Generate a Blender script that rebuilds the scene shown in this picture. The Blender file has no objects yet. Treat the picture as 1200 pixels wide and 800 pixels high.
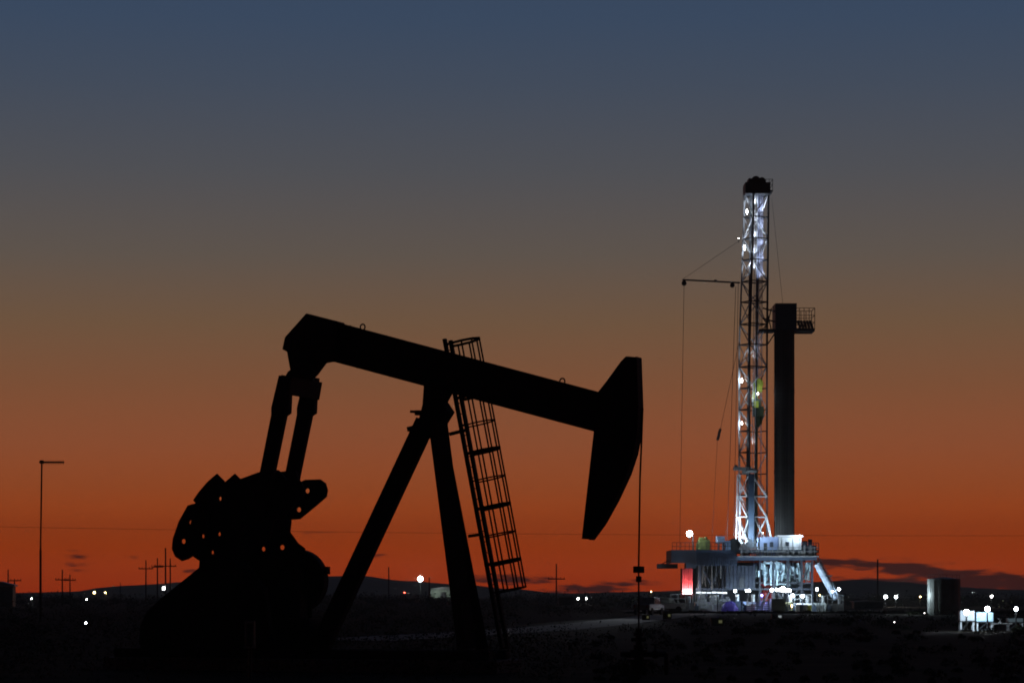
import bpy, bmesh, math, random
from mathutils import Vector, Matrix
random.seed(7)
S = bpy.context.scene
COL = S.collection
R = math.radians

# ------------------------------------------------------------------ camera
F, HZ, EYE = 3000.0, 695.0, 2.2      # focal length and horizon row in 1200x800 units, eye height in metres
cam = bpy.data.cameras.new('camera'); camo = bpy.data.objects.new('camera', cam); COL.objects.link(camo)
camo.location = (0, 0, EYE); camo.rotation_euler = (R(90), 0, 0)
cam.sensor_width = 36; cam.lens = 36 * F / 1200; cam.shift_y = (HZ - 400) / 1200
cam.clip_start = 0.5; cam.clip_end = 30000
S.camera = camo
S.view_settings.view_transform = 'Standard'; S.view_settings.look = 'None'
S.view_settings.exposure = 0; S.view_settings.gamma = 1; S.view_settings.use_curve_mapping = False
S.cycles.use_denoising = True
S.cycles.sample_clamp_indirect = 2.0
S.cycles.max_bounces = 4
S.cycles.filter_width = 1.8
S.cycles.volume_bounces = 0

# ------------------------------------------------------------------ sky (dusk)
W = bpy.data.worlds.new('World'); S.world = W; W.use_nodes = True
nt = W.node_tree; nt.nodes.clear()
def N(t, **k):
    n = nt.nodes.new(t)
    for a, b in k.items(): setattr(n, a, b)
    return n
def M(op, a, b=None, c=None, clamp=False):
    n = N('ShaderNodeMath', operation=op, use_clamp=clamp)
    for i, v in enumerate((a, b, c)):
        if v is None: continue
        if isinstance(v, (int, float)): n.inputs[i].default_value = v
        else: nt.links.new(v, n.inputs[i])
    return n.outputs[0]
def lin(c):
    return tuple(((x/255)/12.92 if x/255 <= .04045 else ((x/255+.055)/1.055)**2.4) for x in c)
tc = N('ShaderNodeTexCoord')
nv = N('ShaderNodeVectorMath', operation='NORMALIZE'); nt.links.new(tc.outputs['Generated'], nv.inputs[0])
sp = N('ShaderNodeSeparateXYZ'); nt.links.new(nv.outputs[0], sp.inputs[0])
dx, dy, dz = sp.outputs
# colour of the evening sky by elevation (sine of the elevation angle)
SKY = [(-0.0017, (189.3, 59.3, 9.1)),
       (0.0017, (190.9, 61.9, 9.1)),
       (0.0100, (197.9, 72.1, 18.5)),
       (0.0183, (194.3, 74.0, 10.2)),
       (0.0317, (189.0, 83.4, 30.4)),
       (0.0416, (172.8, 85.2, 41.6)),
       (0.0582, (157.7, 87.7, 54.0)),
       (0.0814, (136.2, 88.0, 59.7)),
       (0.1044, (118.4, 90.1, 67.4)),
       (0.1305, (99.4, 88.8, 80.5)),
       (0.1628, (82.5, 83.8, 88.9)),
       (0.1945, (68.4, 78.7, 94.8)),
       (0.2195, (58.8, 75.3, 98.4)),
       (.40, (38, 52, 78)), (.70, (26, 36, 60)), (1.0, (20, 28, 50))]
ramp = N('ShaderNodeValToRGB')
lo, hi = SKY[0][0], SKY[-1][0]
cr = ramp.color_ramp
while len(cr.elements) < len(SKY): cr.elements.new(.5)
for e, (z, c) in zip(cr.elements, SKY): e.position = (z - lo) / (hi - lo)
for e, (z, c) in zip(cr.elements, SKY): e.color = (*lin(c), 1)
nt.links.new(M('MULTIPLY', M('SUBTRACT', dz, lo), 1 / (hi - lo), clamp=True), ramp.inputs[0])
# the after-glow sits over the place where the sun went down (+Y); the opposite sky is dim
az = N('ShaderNodeMapRange', interpolation_type='SMOOTHSTEP')
az.inputs['From Min'].default_value = -.3; az.inputs['From Max'].default_value = .95
az.inputs['To Min'].default_value = .05; az.inputs['To Max'].default_value = 1.0
nt.links.new(dy, az.inputs['Value'])
glow = N('ShaderNodeVectorMath', operation='SCALE')
nt.links.new(ramp.outputs[0], glow.inputs[0]); nt.links.new(az.outputs[0], glow.inputs['Scale'])
# low streaks of cloud near the horizon, in azimuth / elevation
tx = M('DIVIDE', dx, M('MAXIMUM', dy, .05)); te = M('DIVIDE', dz, M('MAXIMUM', dy, .05))
cv = N('ShaderNodeCombineXYZ')
nt.links.new(M('MULTIPLY', tx, 95), cv.inputs[0]); nt.links.new(M('MULTIPLY', te, 520), cv.inputs[1])
nz = N('ShaderNodeTexNoise'); nz.inputs['Scale'].default_value = 1.0; nz.inputs['Detail'].default_value = 7
nt.links.new(cv.outputs[0], nz.inputs['Vector'])
nz0 = M('SUBTRACT', nz.outputs[0], .5)
CL = [(1000, 661, 60, 6, .05, 1.0), (1066, 666, 45, 9, .05, 1.1), (1140, 676, 90, 8, .06, 1.1), (1200, 684, 70, 9, .05, 1.2), (1060, 684, 110, 7, .02, 1.0),
      (92, 656, 20, 14, 0, .52), (82, 658, 8, 5, 0, .55), (158, 653, 8, 2.6, 0, .5), (440, 651, 14, 3.2, 0, .7), (226, 669, 12, 4, 0, .55),
      (690, 690, 50, 6, -.05, .95), (735, 683, 34, 4, 0, .8), (600, 679, 46, 6, .03, .9), (360, 624, 30, 2.5, 0, .42), (1160, 706, 120, 8, 0, 1.0), (1150, 683, 110, 7, .03, 1.15)]
tot = None
for (px, py, sx, sy, sl, st) in CL:
    ex = M('SUBTRACT', tx, (px - 600) / F)
    ey = M('SUBTRACT', M('SUBTRACT', te, (HZ - py) / F), M('MULTIPLY', ex, -sl))
    a = M('POWER', M('MULTIPLY', ex, F / sx), 2.0); b = M('POWER', M('MULTIPLY', ey, F / sy), 2.0)
    g = M('MULTIPLY', M('EXPONENT', M('MULTIPLY', M('ADD', a, b), -.7)), st)
    tot = g if tot is None else M('MAXIMUM', tot, g)
dens = N('ShaderNodeMapRange', interpolation_type='SMOOTHSTEP')
dens.inputs['From Min'].default_value = .28; dens.inputs['From Max'].default_value = .85
dens.inputs['To Max'].default_value = .9
nt.links.new(M('ADD', tot, M('MULTIPLY', M('MULTIPLY', nz0, 1.9), M('MINIMUM', M('MULTIPLY', tot, 3.), 1.))), dens.inputs['Value'])
mx = N('ShaderNodeMix', data_type='RGBA')
nt.links.new(dens.outputs[0], mx.inputs[0]); nt.links.new(glow.outputs[0], mx.inputs[6]); mx.inputs[7].default_value = (*lin((34, 25, 27)), 1)
bg1 = N('ShaderNodeBackground'); nt.links.new(mx.outputs[2], bg1.inputs[0]); bg1.inputs[1].default_value = 1.0
sky = N('ShaderNodeTexSky'); sky.sky_type = 'NISHITA'; sky.sun_disc = False
sky.sun_elevation = R(-5); sky.sun_rotation = R(0); sky.dust_density = 2.5
bg2 = N('ShaderNodeBackground'); nt.links.new(sky.outputs[0], bg2.inputs[0]); bg2.inputs[1].default_value = .02
ad = N('ShaderNodeAddShader'); nt.links.new(bg1.outputs[0], ad.inputs[0]); nt.links.new(bg2.outputs[0], ad.inputs[1])
wo = N('ShaderNodeOutputWorld'); nt.links.new(ad.outputs[0], wo.inputs[0])

# ------------------------------------------------------------------ materials
MATS = {}
def mat(name, col, rough=.6, metal=0., var=.35, scale=3., spec=.5):
    if name in MATS: return MATS[name]
    m = bpy.data.materials.new(name); m.use_nodes = True
    t = m.node_tree; b = t.nodes['Principled BSDF']
    tcn = t.nodes.new('ShaderNodeTexCoord')
    n = t.nodes.new('ShaderNodeTexNoise'); n.inputs['Scale'].default_value = scale; n.inputs['Detail'].default_value = 6
    t.links.new(tcn.outputs['Object'], n.inputs['Vector'])
    r = t.nodes.new('ShaderNodeValToRGB')
    r.color_ramp.elements[0].position = .3; r.color_ramp.elements[1].position = .7
    r.color_ramp.elements[0].color = (*[c * (1 - var) for c in col], 1)
    r.color_ramp.elements[1].color = (*[min(1, c * (1 + var * .6)) for c in col], 1)
    t.links.new(n.outputs[0], r.inputs[0]); t.links.new(r.outputs[0], b.inputs['Base Color'])
    mr = t.nodes.new('ShaderNodeMapRange'); mr.inputs['To Min'].default_value = max(0, rough - .12); mr.inputs['To Max'].default_value = min(1, rough + .12)
    t.links.new(n.outputs[0], mr.inputs[0]); t.links.new(mr.outputs[0], b.inputs['Roughness'])
    b.inputs['Metallic'].default_value = metal; b.inputs['Specular IOR Level'].default_value = spec
    MATS[name] = m; return m
def emit(name, col, st):
    if name in MATS: return MATS[name]
    m = bpy.data.materials.new(name); m.use_nodes = True; t = m.node_tree
    b = t.nodes['Principled BSDF']; b.inputs['Base Color'].default_value = (.8, .8, .8, 1)
    b.inputs['Emission Color'].default_value = (*col, 1); b.inputs['Emission Strength'].default_value = st
    m.cycles.emission_sampling = 'NONE'
    MATS[name] = m; return m
BLACK = mat('dark_machine_paint', (.022, .021, .02), .75, 0, .4, 2, .25)
STEEL = mat('worn_steel', (.07, .07, .07), .55, .3)
WOOD = mat('weathered_pole_wood', (.05, .038, .028), .9, 0, .4, 5, .2)
CONC = mat('concrete', (.22, .21, .19), .9, 0, .3, 1.5, .2)
MASTW = mat('mast_white_paint', (.62, .64, .66), .45, 0, .3, 1.2)
MASTD = mat('mast_dark_steel', (.035, .04, .045), .6, .1)
BLUE = mat('blue_grey_paint', (.028, .05, .085), .5, 0, .5, .8)
DBLUE = mat('dark_blue_paint', (.02, .03, .05), .55, 0, .3, .8)
WHITE = mat('white_panel_paint', (.72, .74, .76), .5, 0, .25, .7)
RED = mat('red_paint', (.50, .045, .05), .5, 0, .3, 1.)
YEL = mat('yellow_green_paint', (.45, .48, .05), .5, 0, .3, 2.)
OLIVE = mat('olive_paint', (.07, .08, .06), .7, 0, .3, 1.)
PURP = mat('violet_tarpaulin', (.12, .10, .5), .6, 0, .4, 1.)
GALV = mat('galvanised_steel', (.35, .37, .38), .45, .5, .3, 2.)
PIPE = mat('drill_pipe_steel', (.04, .037, .033), .5, .3, .4, 4.)
_t = PIPE.node_tree; _oi = _t.nodes.new('ShaderNodeObjectInfo'); _mr = _t.nodes.new('ShaderNodeMapRange'); _mr.inputs['To Min'].default_value = .25; _mr.inputs['To Max'].default_value = 1.6
_hs = _t.nodes.new('ShaderNodeHueSaturation'); _b = _t.nodes['Principled BSDF']; _src = _b.inputs['Base Color'].links[0].from_socket
_t.links.new(_oi.outputs['Random'], _mr.inputs[0]); _t.links.new(_mr.outputs[0], _hs.inputs['Value']); _t.links.new(_src, _hs.inputs['Color']); _t.links.new(_hs.outputs[0], _b.inputs['Base Color'])
CAGE = mat('cable_steel', (.05, .05, .05), .6, .3)
TANK = mat('tank_steel_paint', (.30, .34, .34), .5, .1, .35, .6)
BOWL = mat('dark_bowl_enamel', (.05, .055, .06), .8, 0, .2, 2, .1)
LAMPW = emit('lamp_cool_white', (.86, .94, 1.0), 60)
LAMPS = emit('lamp_soft_white', (1.0, .97, .92), 30)
LAMPY = emit('lamp_warm_yellow', (1.0, .72, .30), 14)
LAMPR = emit('lamp_red', (1.0, .07, .05), 1.3)
LAMPD = emit('lamp_dim_white', (.85, .95, 1.0), 1.6)

# ------------------------------------------------------------------ mesh helper
def at(px, py, Y):
    return Vector(((px - 600) / F * Y, Y, EYE + (HZ - py) / F * Y))
class MB:
    def __init__(s): s.b = bmesh.new()
    def box(s, c, d, rot=None):
        mtx = Matrix.Translation(Vector(c)) @ (rot.to_4x4() if rot else Matrix()) @ Matrix.Diagonal((*d, 1))
        bmesh.ops.create_cube(s.b, size=1, matrix=mtx); return s
    def span(s, a, b):
        a, b = Vector(a), Vector(b); return s.box((a + b) / 2, [abs(x) for x in (b - a)])
    def bar(s, p, q, w, d=None):
        p, q = Vector(p), Vector(q); v = q - p
        if v.length < 1e-6: return s
        return s.box((p + q) / 2, (w, d or w, v.length), v.to_track_quat('Z', 'Y').to_matrix())
    def tube(s, p, q, r, n=8, r2=None):
        p, q = Vector(p), Vector(q); v = q - p
        mtx = Matrix.Translation((p + q) / 2) @ v.to_track_quat('Z', 'Y').to_matrix().to_4x4()
        bmesh.ops.create_cone(s.b, cap_ends=True, segments=n, radius1=r, radius2=r if r2 is None else r2, depth=v.length, matrix=mtx); return s
    def path(s, pts, r, n=6):
        for a, b in zip(pts, pts[1:]): s.tube(a, b, r, n)
        return s
    def ball(s, c, r, n=10, sc=(1, 1, 1)):
        bmesh.ops.create_uvsphere(s.b, u_segments=n + 2, v_segments=n, radius=r, matrix=Matrix.Translation(Vector(c)) @ Matrix.Diagonal((*sc, 1))); return s
    def prism(s, poly, v0, v1, holes=()):
        """polygon in the local x-z plane, thickness along y; holes = (x, z, r)"""
        t = bmesh.new(); edges = []
        def loop(pts):
            vs = [t.verts.new((x, v0, z)) for x, z in pts]
            for i in range(len(vs)): edges.append(t.edges.new((vs[i], vs[(i + 1) % len(vs)])))
        loop(poly)
        for (x, z, r) in holes: loop([(x + r * math.cos(a * math.pi / 6), z + r * math.sin(a * math.pi / 6)) for a in range(12)])
        bmesh.ops.triangle_fill(t, use_beauty=True, edges=edges)
        ex = bmesh.ops.extrude_face_region(t, geom=t.faces[:])
        bmesh.ops.translate(t, vec=(0, v1 - v0, 0), verts=[e for e in ex['geom'] if isinstance(e, bmesh.types.BMVert)])
        bmesh.ops.recalc_face_normals(t, faces=t.faces[:])
        me = bpy.data.meshes.new('tmp'); t.to_mesh(me); t.free(); s.b.from_mesh(me); bpy.data.meshes.remove(me); return s
    def lathe(s, c, prof, n=20):
        """prof = [(r, z)] about a vertical axis at c"""
        c = Vector(c); rings = []
        for r, z in prof: rings.append([s.b.verts.new(c + Vector((r * math.cos(2 * math.pi * i / n), r * math.sin(2 * math.pi * i / n), z))) for i in range(n)])
        for a, b in zip(rings, rings[1:]):
            for i in range(n): s.b.faces.new((a[i], a[(i + 1) % n], b[(i + 1) % n], b[i]))
        s.b.faces.new(rings[0][::-1]); s.b.faces.new(rings[-1]); return s
    def build(s, name, m, parent=None, off=(0, 0, 0), smooth=False, bevel=0):
        if any(off): bmesh.ops.translate(s.b, vec=-Vector(off), verts=s.b.verts[:])
        me = bpy.data.meshes.new(name); s.b.to_mesh(me); s.b.free()
        me.materials.append(m); o = bpy.data.objects.new(name, me); COL.objects.link(o)
        if smooth:
            for p in me.polygons: p.use_smooth = True
            try: me.set_sharp_from_angle(angle=R(35))
            except Exception: pass
        if parent: o.parent = parent
        if bevel:
            bv = o.modifiers.new('bevel', 'BEVEL'); bv.width = bevel; bv.segments = 2; bv.limit_method = 'ANGLE'
        return o
def tag(o, label=None, cat=None, group=None, kind=None):
    for k, v in (('label', label), ('category', cat), ('group', group), ('kind', kind)):
        if v: o[k] = v
    return o
def thing(name, loc, label, cat, group=None, rz=0):
    o = bpy.data.objects.new(name, None); COL.objects.link(o); o.empty_display_size = .2
    o.location = loc; o.rotation_euler = (0, 0, rz); return tag(o, label, cat, group)
def lamp(loc, power, col=(.66, .84, 1.0), rad=.25, target=None, angle=None, blend=.6, name='lamp_or_fill_light'):
    l = bpy.data.lights.new(name, 'SPOT' if target is not None else 'POINT'); l.energy = power; l.color = col; l.shadow_soft_size = rad
    o = bpy.data.objects.new(name, l); COL.objects.link(o); o.location = loc
    if target is not None:
        l.spot_size = R(angle or 90); l.spot_blend = blend
        o.rotation_euler = (Vector(target) - Vector(loc)).to_track_quat('-Z', 'Y').to_euler()
    return o

# ------------------------------------------------------------------ ground, road, hills
def ground():
    b = bmesh.new(); NX, rows = 60, [-30, 0, 20, 40, 60, 80, 110, 150, 200, 260, 320, 400, 520, 700, 1000, 1400, 1950]
    grid = []
    for Y in rows:
        w = max(80, abs(Y) * .9)
        grid.append([b.verts.new(((i / NX - .5) * 2 * w, Y, 0)) for i in range(NX + 1)])
    for a, c in zip(grid, grid[1:]):
        for i in range(NX): b.faces.new((a[i], a[i + 1], c[i + 1], c[i]))
    me = bpy.data.meshes.new('ground'); b.to_mesh(me); b.free()
    m = bpy.data.materials.new('dry_ground'); m.use_nodes = True; t = m.node_tree; p = t.nodes['Principled BSDF']
    tcn = t.nodes.new('ShaderNodeTexCoord'); n = t.nodes.new('ShaderNodeTexNoise'); n.inputs['Scale'].default_value = .35; n.inputs['Detail'].default_value = 9
    t.links.new(tcn.outputs['Object'], n.inputs['Vector'])
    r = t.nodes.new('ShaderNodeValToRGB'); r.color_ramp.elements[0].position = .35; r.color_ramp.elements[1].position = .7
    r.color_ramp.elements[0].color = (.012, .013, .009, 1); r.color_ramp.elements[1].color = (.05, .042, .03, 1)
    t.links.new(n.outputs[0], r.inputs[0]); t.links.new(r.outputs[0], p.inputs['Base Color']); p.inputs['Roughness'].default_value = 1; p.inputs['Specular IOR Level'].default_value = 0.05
    bp = t.nodes.new('ShaderNodeBump'); bp.inputs['Strength'].default_value = .6; bp.inputs['Distance'].default_value = .15
    t.links.new(n.outputs[0], bp.inputs['Height']); t.links.new(bp.outputs[0], p.inputs['Normal'])
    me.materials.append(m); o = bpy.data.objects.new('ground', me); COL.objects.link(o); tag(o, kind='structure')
ground()
def strip(name, pts, w, z, m):
    b = bmesh.new(); prev = None
    for i, p in enumerate(pts):
        a = Vector(pts[max(i - 1, 0)]); c = Vector(pts[min(i + 1, len(pts) - 1)]); d = (c - a).normalized(); n = Vector((-d.y, d.x))
        q = [b.verts.new((p[0] + n.x * w / 2 * k, p[1] + n.y * w / 2 * k, z)) for k in (-1, 1)]
        if prev: b.faces.new((prev[0], q[0], q[1], prev[1]))
        prev = q
    me = bpy.data.meshes.new(name); b.to_mesh(me); b.free(); me.materials.append(m)
    o = bpy.data.objects.new(name, me); COL.objects.link(o); return tag(o, kind='structure')
CALICHE = mat('caliche_gravel', (.32, .29, .24), .95, 0, .35, .6, .2)
strip('dirt_road', [(-8, 120), (-2.5, 140), (1.6, 157), (6, 184), (12, 227), (16, 260), (22, 290)], 5.0, .008, CALICHE)
b = MB()
b.span((14, 284, .0), (62, 330, .02)); b.build('drilling_pad', CALICHE)['kind'] = 'structure'

b = MB(); rb_ = random.Random(4)  # low berm added to hide the lamplit ground before the pad
for k in range(60):
    x = 13 + k * .86; b.prism([(x - .7, 0), (x + .7, 0), (x + .3, .2 + rb_.random() * .16), (x - .3, .2 + rb_.random() * .16)], 283.2 + rb_.random() * .2, 284.6 + rb_.random() * .2)
b.build('added_berm', mat('dark_soil', (.03, .026, .02), 1, 0, .4, 1, .05))['kind'] = 'structure'
def hills(name, pts, Y, depth, m, seed):
    rnd = random.Random(seed); b = bmesh.new(); NS = 220; rows = []
    def hz(px):
        for (a, ya), (c, yc) in zip(pts, pts[1:]):
            if a <= px <= c: k = (px - a) / (c - a); k = k * k * (3 - 2 * k); return ya + (yc - ya) * k
        return pts[-1][1]
    x0, x1 = pts[0][0], pts[-1][0]
    prof = [(-1, 0), (-.6, .35), (-.25, .8), (0, 1), (.35, .75), (1, 0)]
    jit = [rnd.uniform(-.5, .5) for _ in range(NS + 1)]
    jit = [(jit[i] + jit[max(0, i - 1)] + jit[min(NS, i + 1)]) / 3 for i in range(NS + 1)]
    for i in range(NS + 1):
        px = x0 + (x1 - x0) * i / NS; H = max(.2, EYE + (HZ - hz(px) + jit[i]) / F * Y)
        rows.append([b.verts.new(((px - 600) / F * Y, Y + t * depth, H * k - .3 + (rnd.uniform(-.06, .06) * H if 0 < k < 1 else 0))) for t, k in prof])
    for a, c in zip(rows, rows[1:]):
        for j in range(len(prof) - 1): b.faces.new((a[j], c[j], c[j + 1], a[j + 1]))
    me = bpy.data.meshes.new(name); b.to_mesh(me); b.free(); me.materials.append(m)
    for p in me.polygons: p.use_smooth = True
    o = bpy.data.objects.new(name, me); COL.objects.link(o); tag(o, kind='structure')
HILL = mat('hill_scrub', (.22, .24, .18), .95, 0, .35, .012, .1)
hills('hills', [(-300, 694), (0, 694), (95, 692), (150, 685), (250, 679), (350, 675), (420, 673.5), (480, 680), (540, 684), (600, 689), (660, 694), (760, 692), (850, 688), (950, 681), (1010, 678), (1060, 681), (1100, 686), (1200, 690), (1500, 693)], 1550, 260, HILL, 3)

# scrub: countless low bushes, nearer ones finer
def scrub():
    rnd = random.Random(11); b = bmesh.new()
    def bush(x, y, w, h, n, sz):
        for _ in range(n):
            a = rnd.uniform(0, 6.283); rr = w * math.sqrt(rnd.random()); z = h * rnd.random() ** .8 * (1 - .6 * (rr / w) ** 2)
            c = Vector((x + rr * math.cos(a), y + rr * math.sin(a), z + .03))
            d = [Vector((rnd.gauss(0, 1), rnd.gauss(0, 1), rnd.gauss(.4, 1))).normalized() * sz * rnd.uniform(.5, 1.3) for _ in range(2)]
            vs = [b.verts.new(c + d[0]), b.verts.new(c + d[1]), b.verts.new(c - d[0] * .6)]
            b.faces.new(vs)
    for i in range(1500):
        Y = 62 + 640 * rnd.random() ** 1.6; X = rnd.uniform(-.23, .23) * Y
        pxx = 600 + X / Y * F
        if 276 < Y < 345 and 12 < X < 64: continue
        if 130 < Y < 300 and abs(X - (1.6 + (Y - 157) * .15)) < 6: continue
        if 690 < pxx < 1200 and Y < 276: hmax = .012 * Y * .35
        else: hmax = 1.6
        h = rnd.uniform(.3, 1) * min(hmax, 1.7); w = h * rnd.uniform(.7, 1.5)
        bush(X, Y, w, h, 90 if Y < 200 else 36, .03 + .0004 * Y)
    for i in range(420):
        Y = rnd.uniform(420, 1100); X = rnd.uniform(-.23, .23) * Y; h = rnd.uniform(1.2, 3.2)
        bush(X, Y, h * rnd.uniform(.8, 1.8), h, 40, .22 + .0003 * Y)
    me = bpy.data.meshes.new('scrub'); b.to_mesh(me); b.free(); me.materials.append(mat('scrub_leaves', (.04, .05, .03), .9, 0, .5, .8, .05))
    o = bpy.data.objects.new('scrub', me); COL.objects.link(o)
    tag(o, 'dark low scrub bushes spread over the flat ground', 'scrub', kind='stuff')
scrub()

# ------------------------------------------------------------------ the pump jack
HAZE = 4e-4
PO = Vector((-2.9, 72, 0)); TH = R(-20)
du = Vector((math.cos(TH), math.sin(TH), 0)); dvv = Vector((-math.sin(TH), math.cos(TH), 0))
def L(px, py, v=0.):
    """photo direction -> (u, w) on the vertical plane v of the pump jack"""
    d = Vector(((px - 600) / F, 1, (HZ - py) / F)); k = (v + PO.dot(dvv)) / (d.dot(dvv))
    P = d * k + Vector((0, 0, EYE)); return (P - PO).dot(du), P.z
def L3(px, py, v=0.): u, w = L(px, py, v); return Vector((u, v, w))
def poly(pts, hw, vc=0.): return [L(p[0], p[1], vc + (p[2] if len(p) > 2 else 0) * hw) for p in pts]
PJ = thing('pumpjack', PO, 'black pumpjack with tilted walking beam and big horsehead, in silhouette', 'pumpjack', rz=TH)
# walking beam: I section with flanges and stiffeners
b = MB()
top = [(364, 370.5), (706, 461.5)]; bot = [(386, 421), (700, 505)]
ut, ub = [L(*p) for p in top], [L(*p) for p in bot]
b.prism([ut[0], ut[1], ub[1], ub[0]], -.03, .03)
def off2(p, d): return (p[0], p[1] + d)
b.prism([off2(ut[0], .03), off2(ut[1], .03), off2(ut[1], -.05), off2(ut[0], -.05)], -.19, .19)
b.prism([off2(ub[0], .05), off2(ub[1], .05), off2(ub[1], -.03), off2(ub[0], -.03)], -.19, .19)
for k in range(1, 8):
    t = k / 8; a = Vector(ut[0]).lerp(Vector(ut[1]), t) - Vector((0, .06)); c = Vector(ub[0]).lerp(Vector(ub[1]), t) + Vector((0, .06))
    b.bar((a[0], 0, a[1]), (c[0], 0, c[1]), .02, .34)
beam = b.build('walking_beam', BLACK, PJ)
for (px, py) in ((425, 384), (659, 447.5)):
    b = MB(); c = L3(px, py)
    pts = [c + Vector((.075 * math.cos(a * math.pi / 5), 0, .02 + .085 * math.sin(a * math.pi / 5))) for a in range(11)]
    b.path(pts, .022); b.build('lifting_eye', BLACK, beam)
# tail with equaliser bearing housing
hw = .26
b = MB(); b.prism(poly([(363, 368), (400, 377.5), (396, 425), (388, 423), (379, 424.5), (369, 438), (366, 446, 1), (345, 446, -1), (339.5, 432, -1), (336, 412, -1), (330.5, 409, -1), (333.5, 395, -1)], hw), -hw, hw)
b.build('tail_bearing', BLACK, PJ, bevel=.02)
# horse head
hw = .24
HH = [(736, 418), (752, 420, 1), (754, 476, 1), (752.5, 508, 1), (748, 532, 1), (740, 556, 1), (726, 586, 1), (711, 613, 1), (697, 632, 1), (681, 631, -1), (688, 568, -1), (695, 506, -1), (700, 459, -1), (714, 446), (730, 424)]
b = MB(); b.prism(poly(HH, hw), -hw + .05, hw - .05)
f = poly(HH[1:9], hw)
for p, q in zip(f, f[1:]):     # the curved wear plate that carries the bridle
    b.bar((p[0] - .02, 0, p[1]), (q[0] - .02, 0, q[1]), 2 * hw, .04) if False else b.box(((p[0] + q[0]) / 2 - .015, 0, (p[1] + q[1]) / 2), (.035, 2 * hw, math.hypot(p[0] - q[0], p[1] - q[1]) * 1.02), Matrix.Rotation(math.atan2(q[0] - p[0], q[1] - p[1]), 3, 'Y'))
b.build('horsehead', BLACK, PJ)
# bridle, carrier bar, polished rod
for s in (-1, 1):
    b = MB(); b.path([L3(753.2, 478, .12 * s), L3(752, 512, .12 * s), L3(750, 560, .11 * s), L3(748.5, 662, .09 * s)], .026)
    b.build('bridle_cable', BLACK, PJ)
c = L3(748.5, 667); b = MB(); b.box(c, (.20, .42, .18)); b.box(c + Vector((0, 0, -.26)), (.13, .13, .16)); b.build('carrier_bar', BLACK, PJ, bevel=.015)
e = Vector((c.x, 0, .9)); b = MB(); b.tube(e, c + Vector((0, 0, .35)), .025); b.build('polished_rod', STEEL, PJ)
# equaliser
c = L3(352, 454); b = MB(); b.box(c, (.40, 2.0, .52), Matrix.Rotation(R(11), 3, 'Y')); b.tube(c + Vector((0, -.5, .25)), c + Vector((0, .5, .25)), .24, 16)
b.build('equalizer_bar', BLACK, PJ, bevel=.02)
# pitman arms: near one appears left, far one right
for s, o in ((-1, 0), (1, 30)):
    v = 1.05 * s
    b = MB(); b.prism([L(x + o, y, v) for x, y in ((328.5, 440), (343, 443), (341, 462), (340, 484), (335.5, 487), (322, 552), (312, 604), (296, 601), (307, 549), (319.5, 486), (319.5, 478))], v - .1, v + .1)
    b.build('pitman_arm', BLACK, PJ)
# cranks with bolted counterweights (shaft of the near crank at about px 284, 615)
def hole(px, py, v, r=.075): u, w = L(px, py, v); return (u, w, r)
for s, o in ((-1, 0), (1, 21)):
    v = .75 * s; q = lambda pts: [L(x + o, y, v) for x, y in pts]
    b = MB()
    arm = [(232, 588), (262, 565), (282, 561), (304, 553), (326, 550.5), (337, 562), (330, 598), (320, 612), (318, 628), (290, 655), (262, 660), (246, 656), (233, 645), (222, 625), (226, 604)]
    if s > 0: arm[0] = (246, 592); arm[5] = (333, 570); arm[6] = (320, 598); arm[-1] = (232, 604)
    hs = [hole(239, 628, v), hole(258, 625.5, v), hole(250, 647, v), hole(259, 584, v)] if s < 0 else [hole(258, 625.5, v), hole(309, 643, v)]
    b.prism(q(arm), v - .05, v + .05, hs)
    cr_ = b.build('crank', BLACK, PJ)
    b = MB(); b.prism(q([(222, 592), (233, 589), (246, 600), (244, 640), (235, 646), (222, 655), (215, 657), (207.5, 652), (203.5, 643), (204.5, 631), (211.5, 611)]), v - .12, v - .052, [hole(226, 612, v), hole(217, 634, v), hole(239, 628, v)] if s < 0 else [hole(239, 628, v), hole(258, 625.5, v), hole(250, 647, v)])
    b.build('counterweight', BLACK, cr_)
    b = MB(); b.prism(q([(228.5, 586), (234, 577.5), (245, 564.5), (256, 555), (264.5, 563.5), (266, 590), (240, 600)]), v - .12, v - .052, [hole(259, 584, v)] if s < 0 else [hole(259.5, 584, v)])
    b.build('counterweight', BLACK, cr_)
    C = [(339, 562), (356, 561.5), (362, 566), (364.5, 574), (363, 582), (354, 590), (332, 608), (319, 609), (312, 590), (320, 570)]
    b = MB()
    if s > 0: b.prism(q(C), v - .12, v - .052, [hole(362, 575, v), hole(352, 597, v)])
    else: b.prism(q([(x - 6 if x > 340 else x, y) for x, y in C]), v - .12, v - .052)
    b.build('counterweight', BLACK, cr_)
    b = MB(); pin = L3(304 + o * 30 / 21, 596, 1.05 * s); b.tube(pin + Vector((0, -.25 * s - .12, 0)), pin + Vector((0, .2, 0)), .16, 14); b.build('crank_pin', BLACK, cr_)
    b = MB(); hub = L3(284 + o, 618, v); b.tube(hub + Vector((0, -.2, 0)), hub + Vector((0, .2, 0)), .27, 16); b.build('crank_hub', BLACK, cr_)
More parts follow.
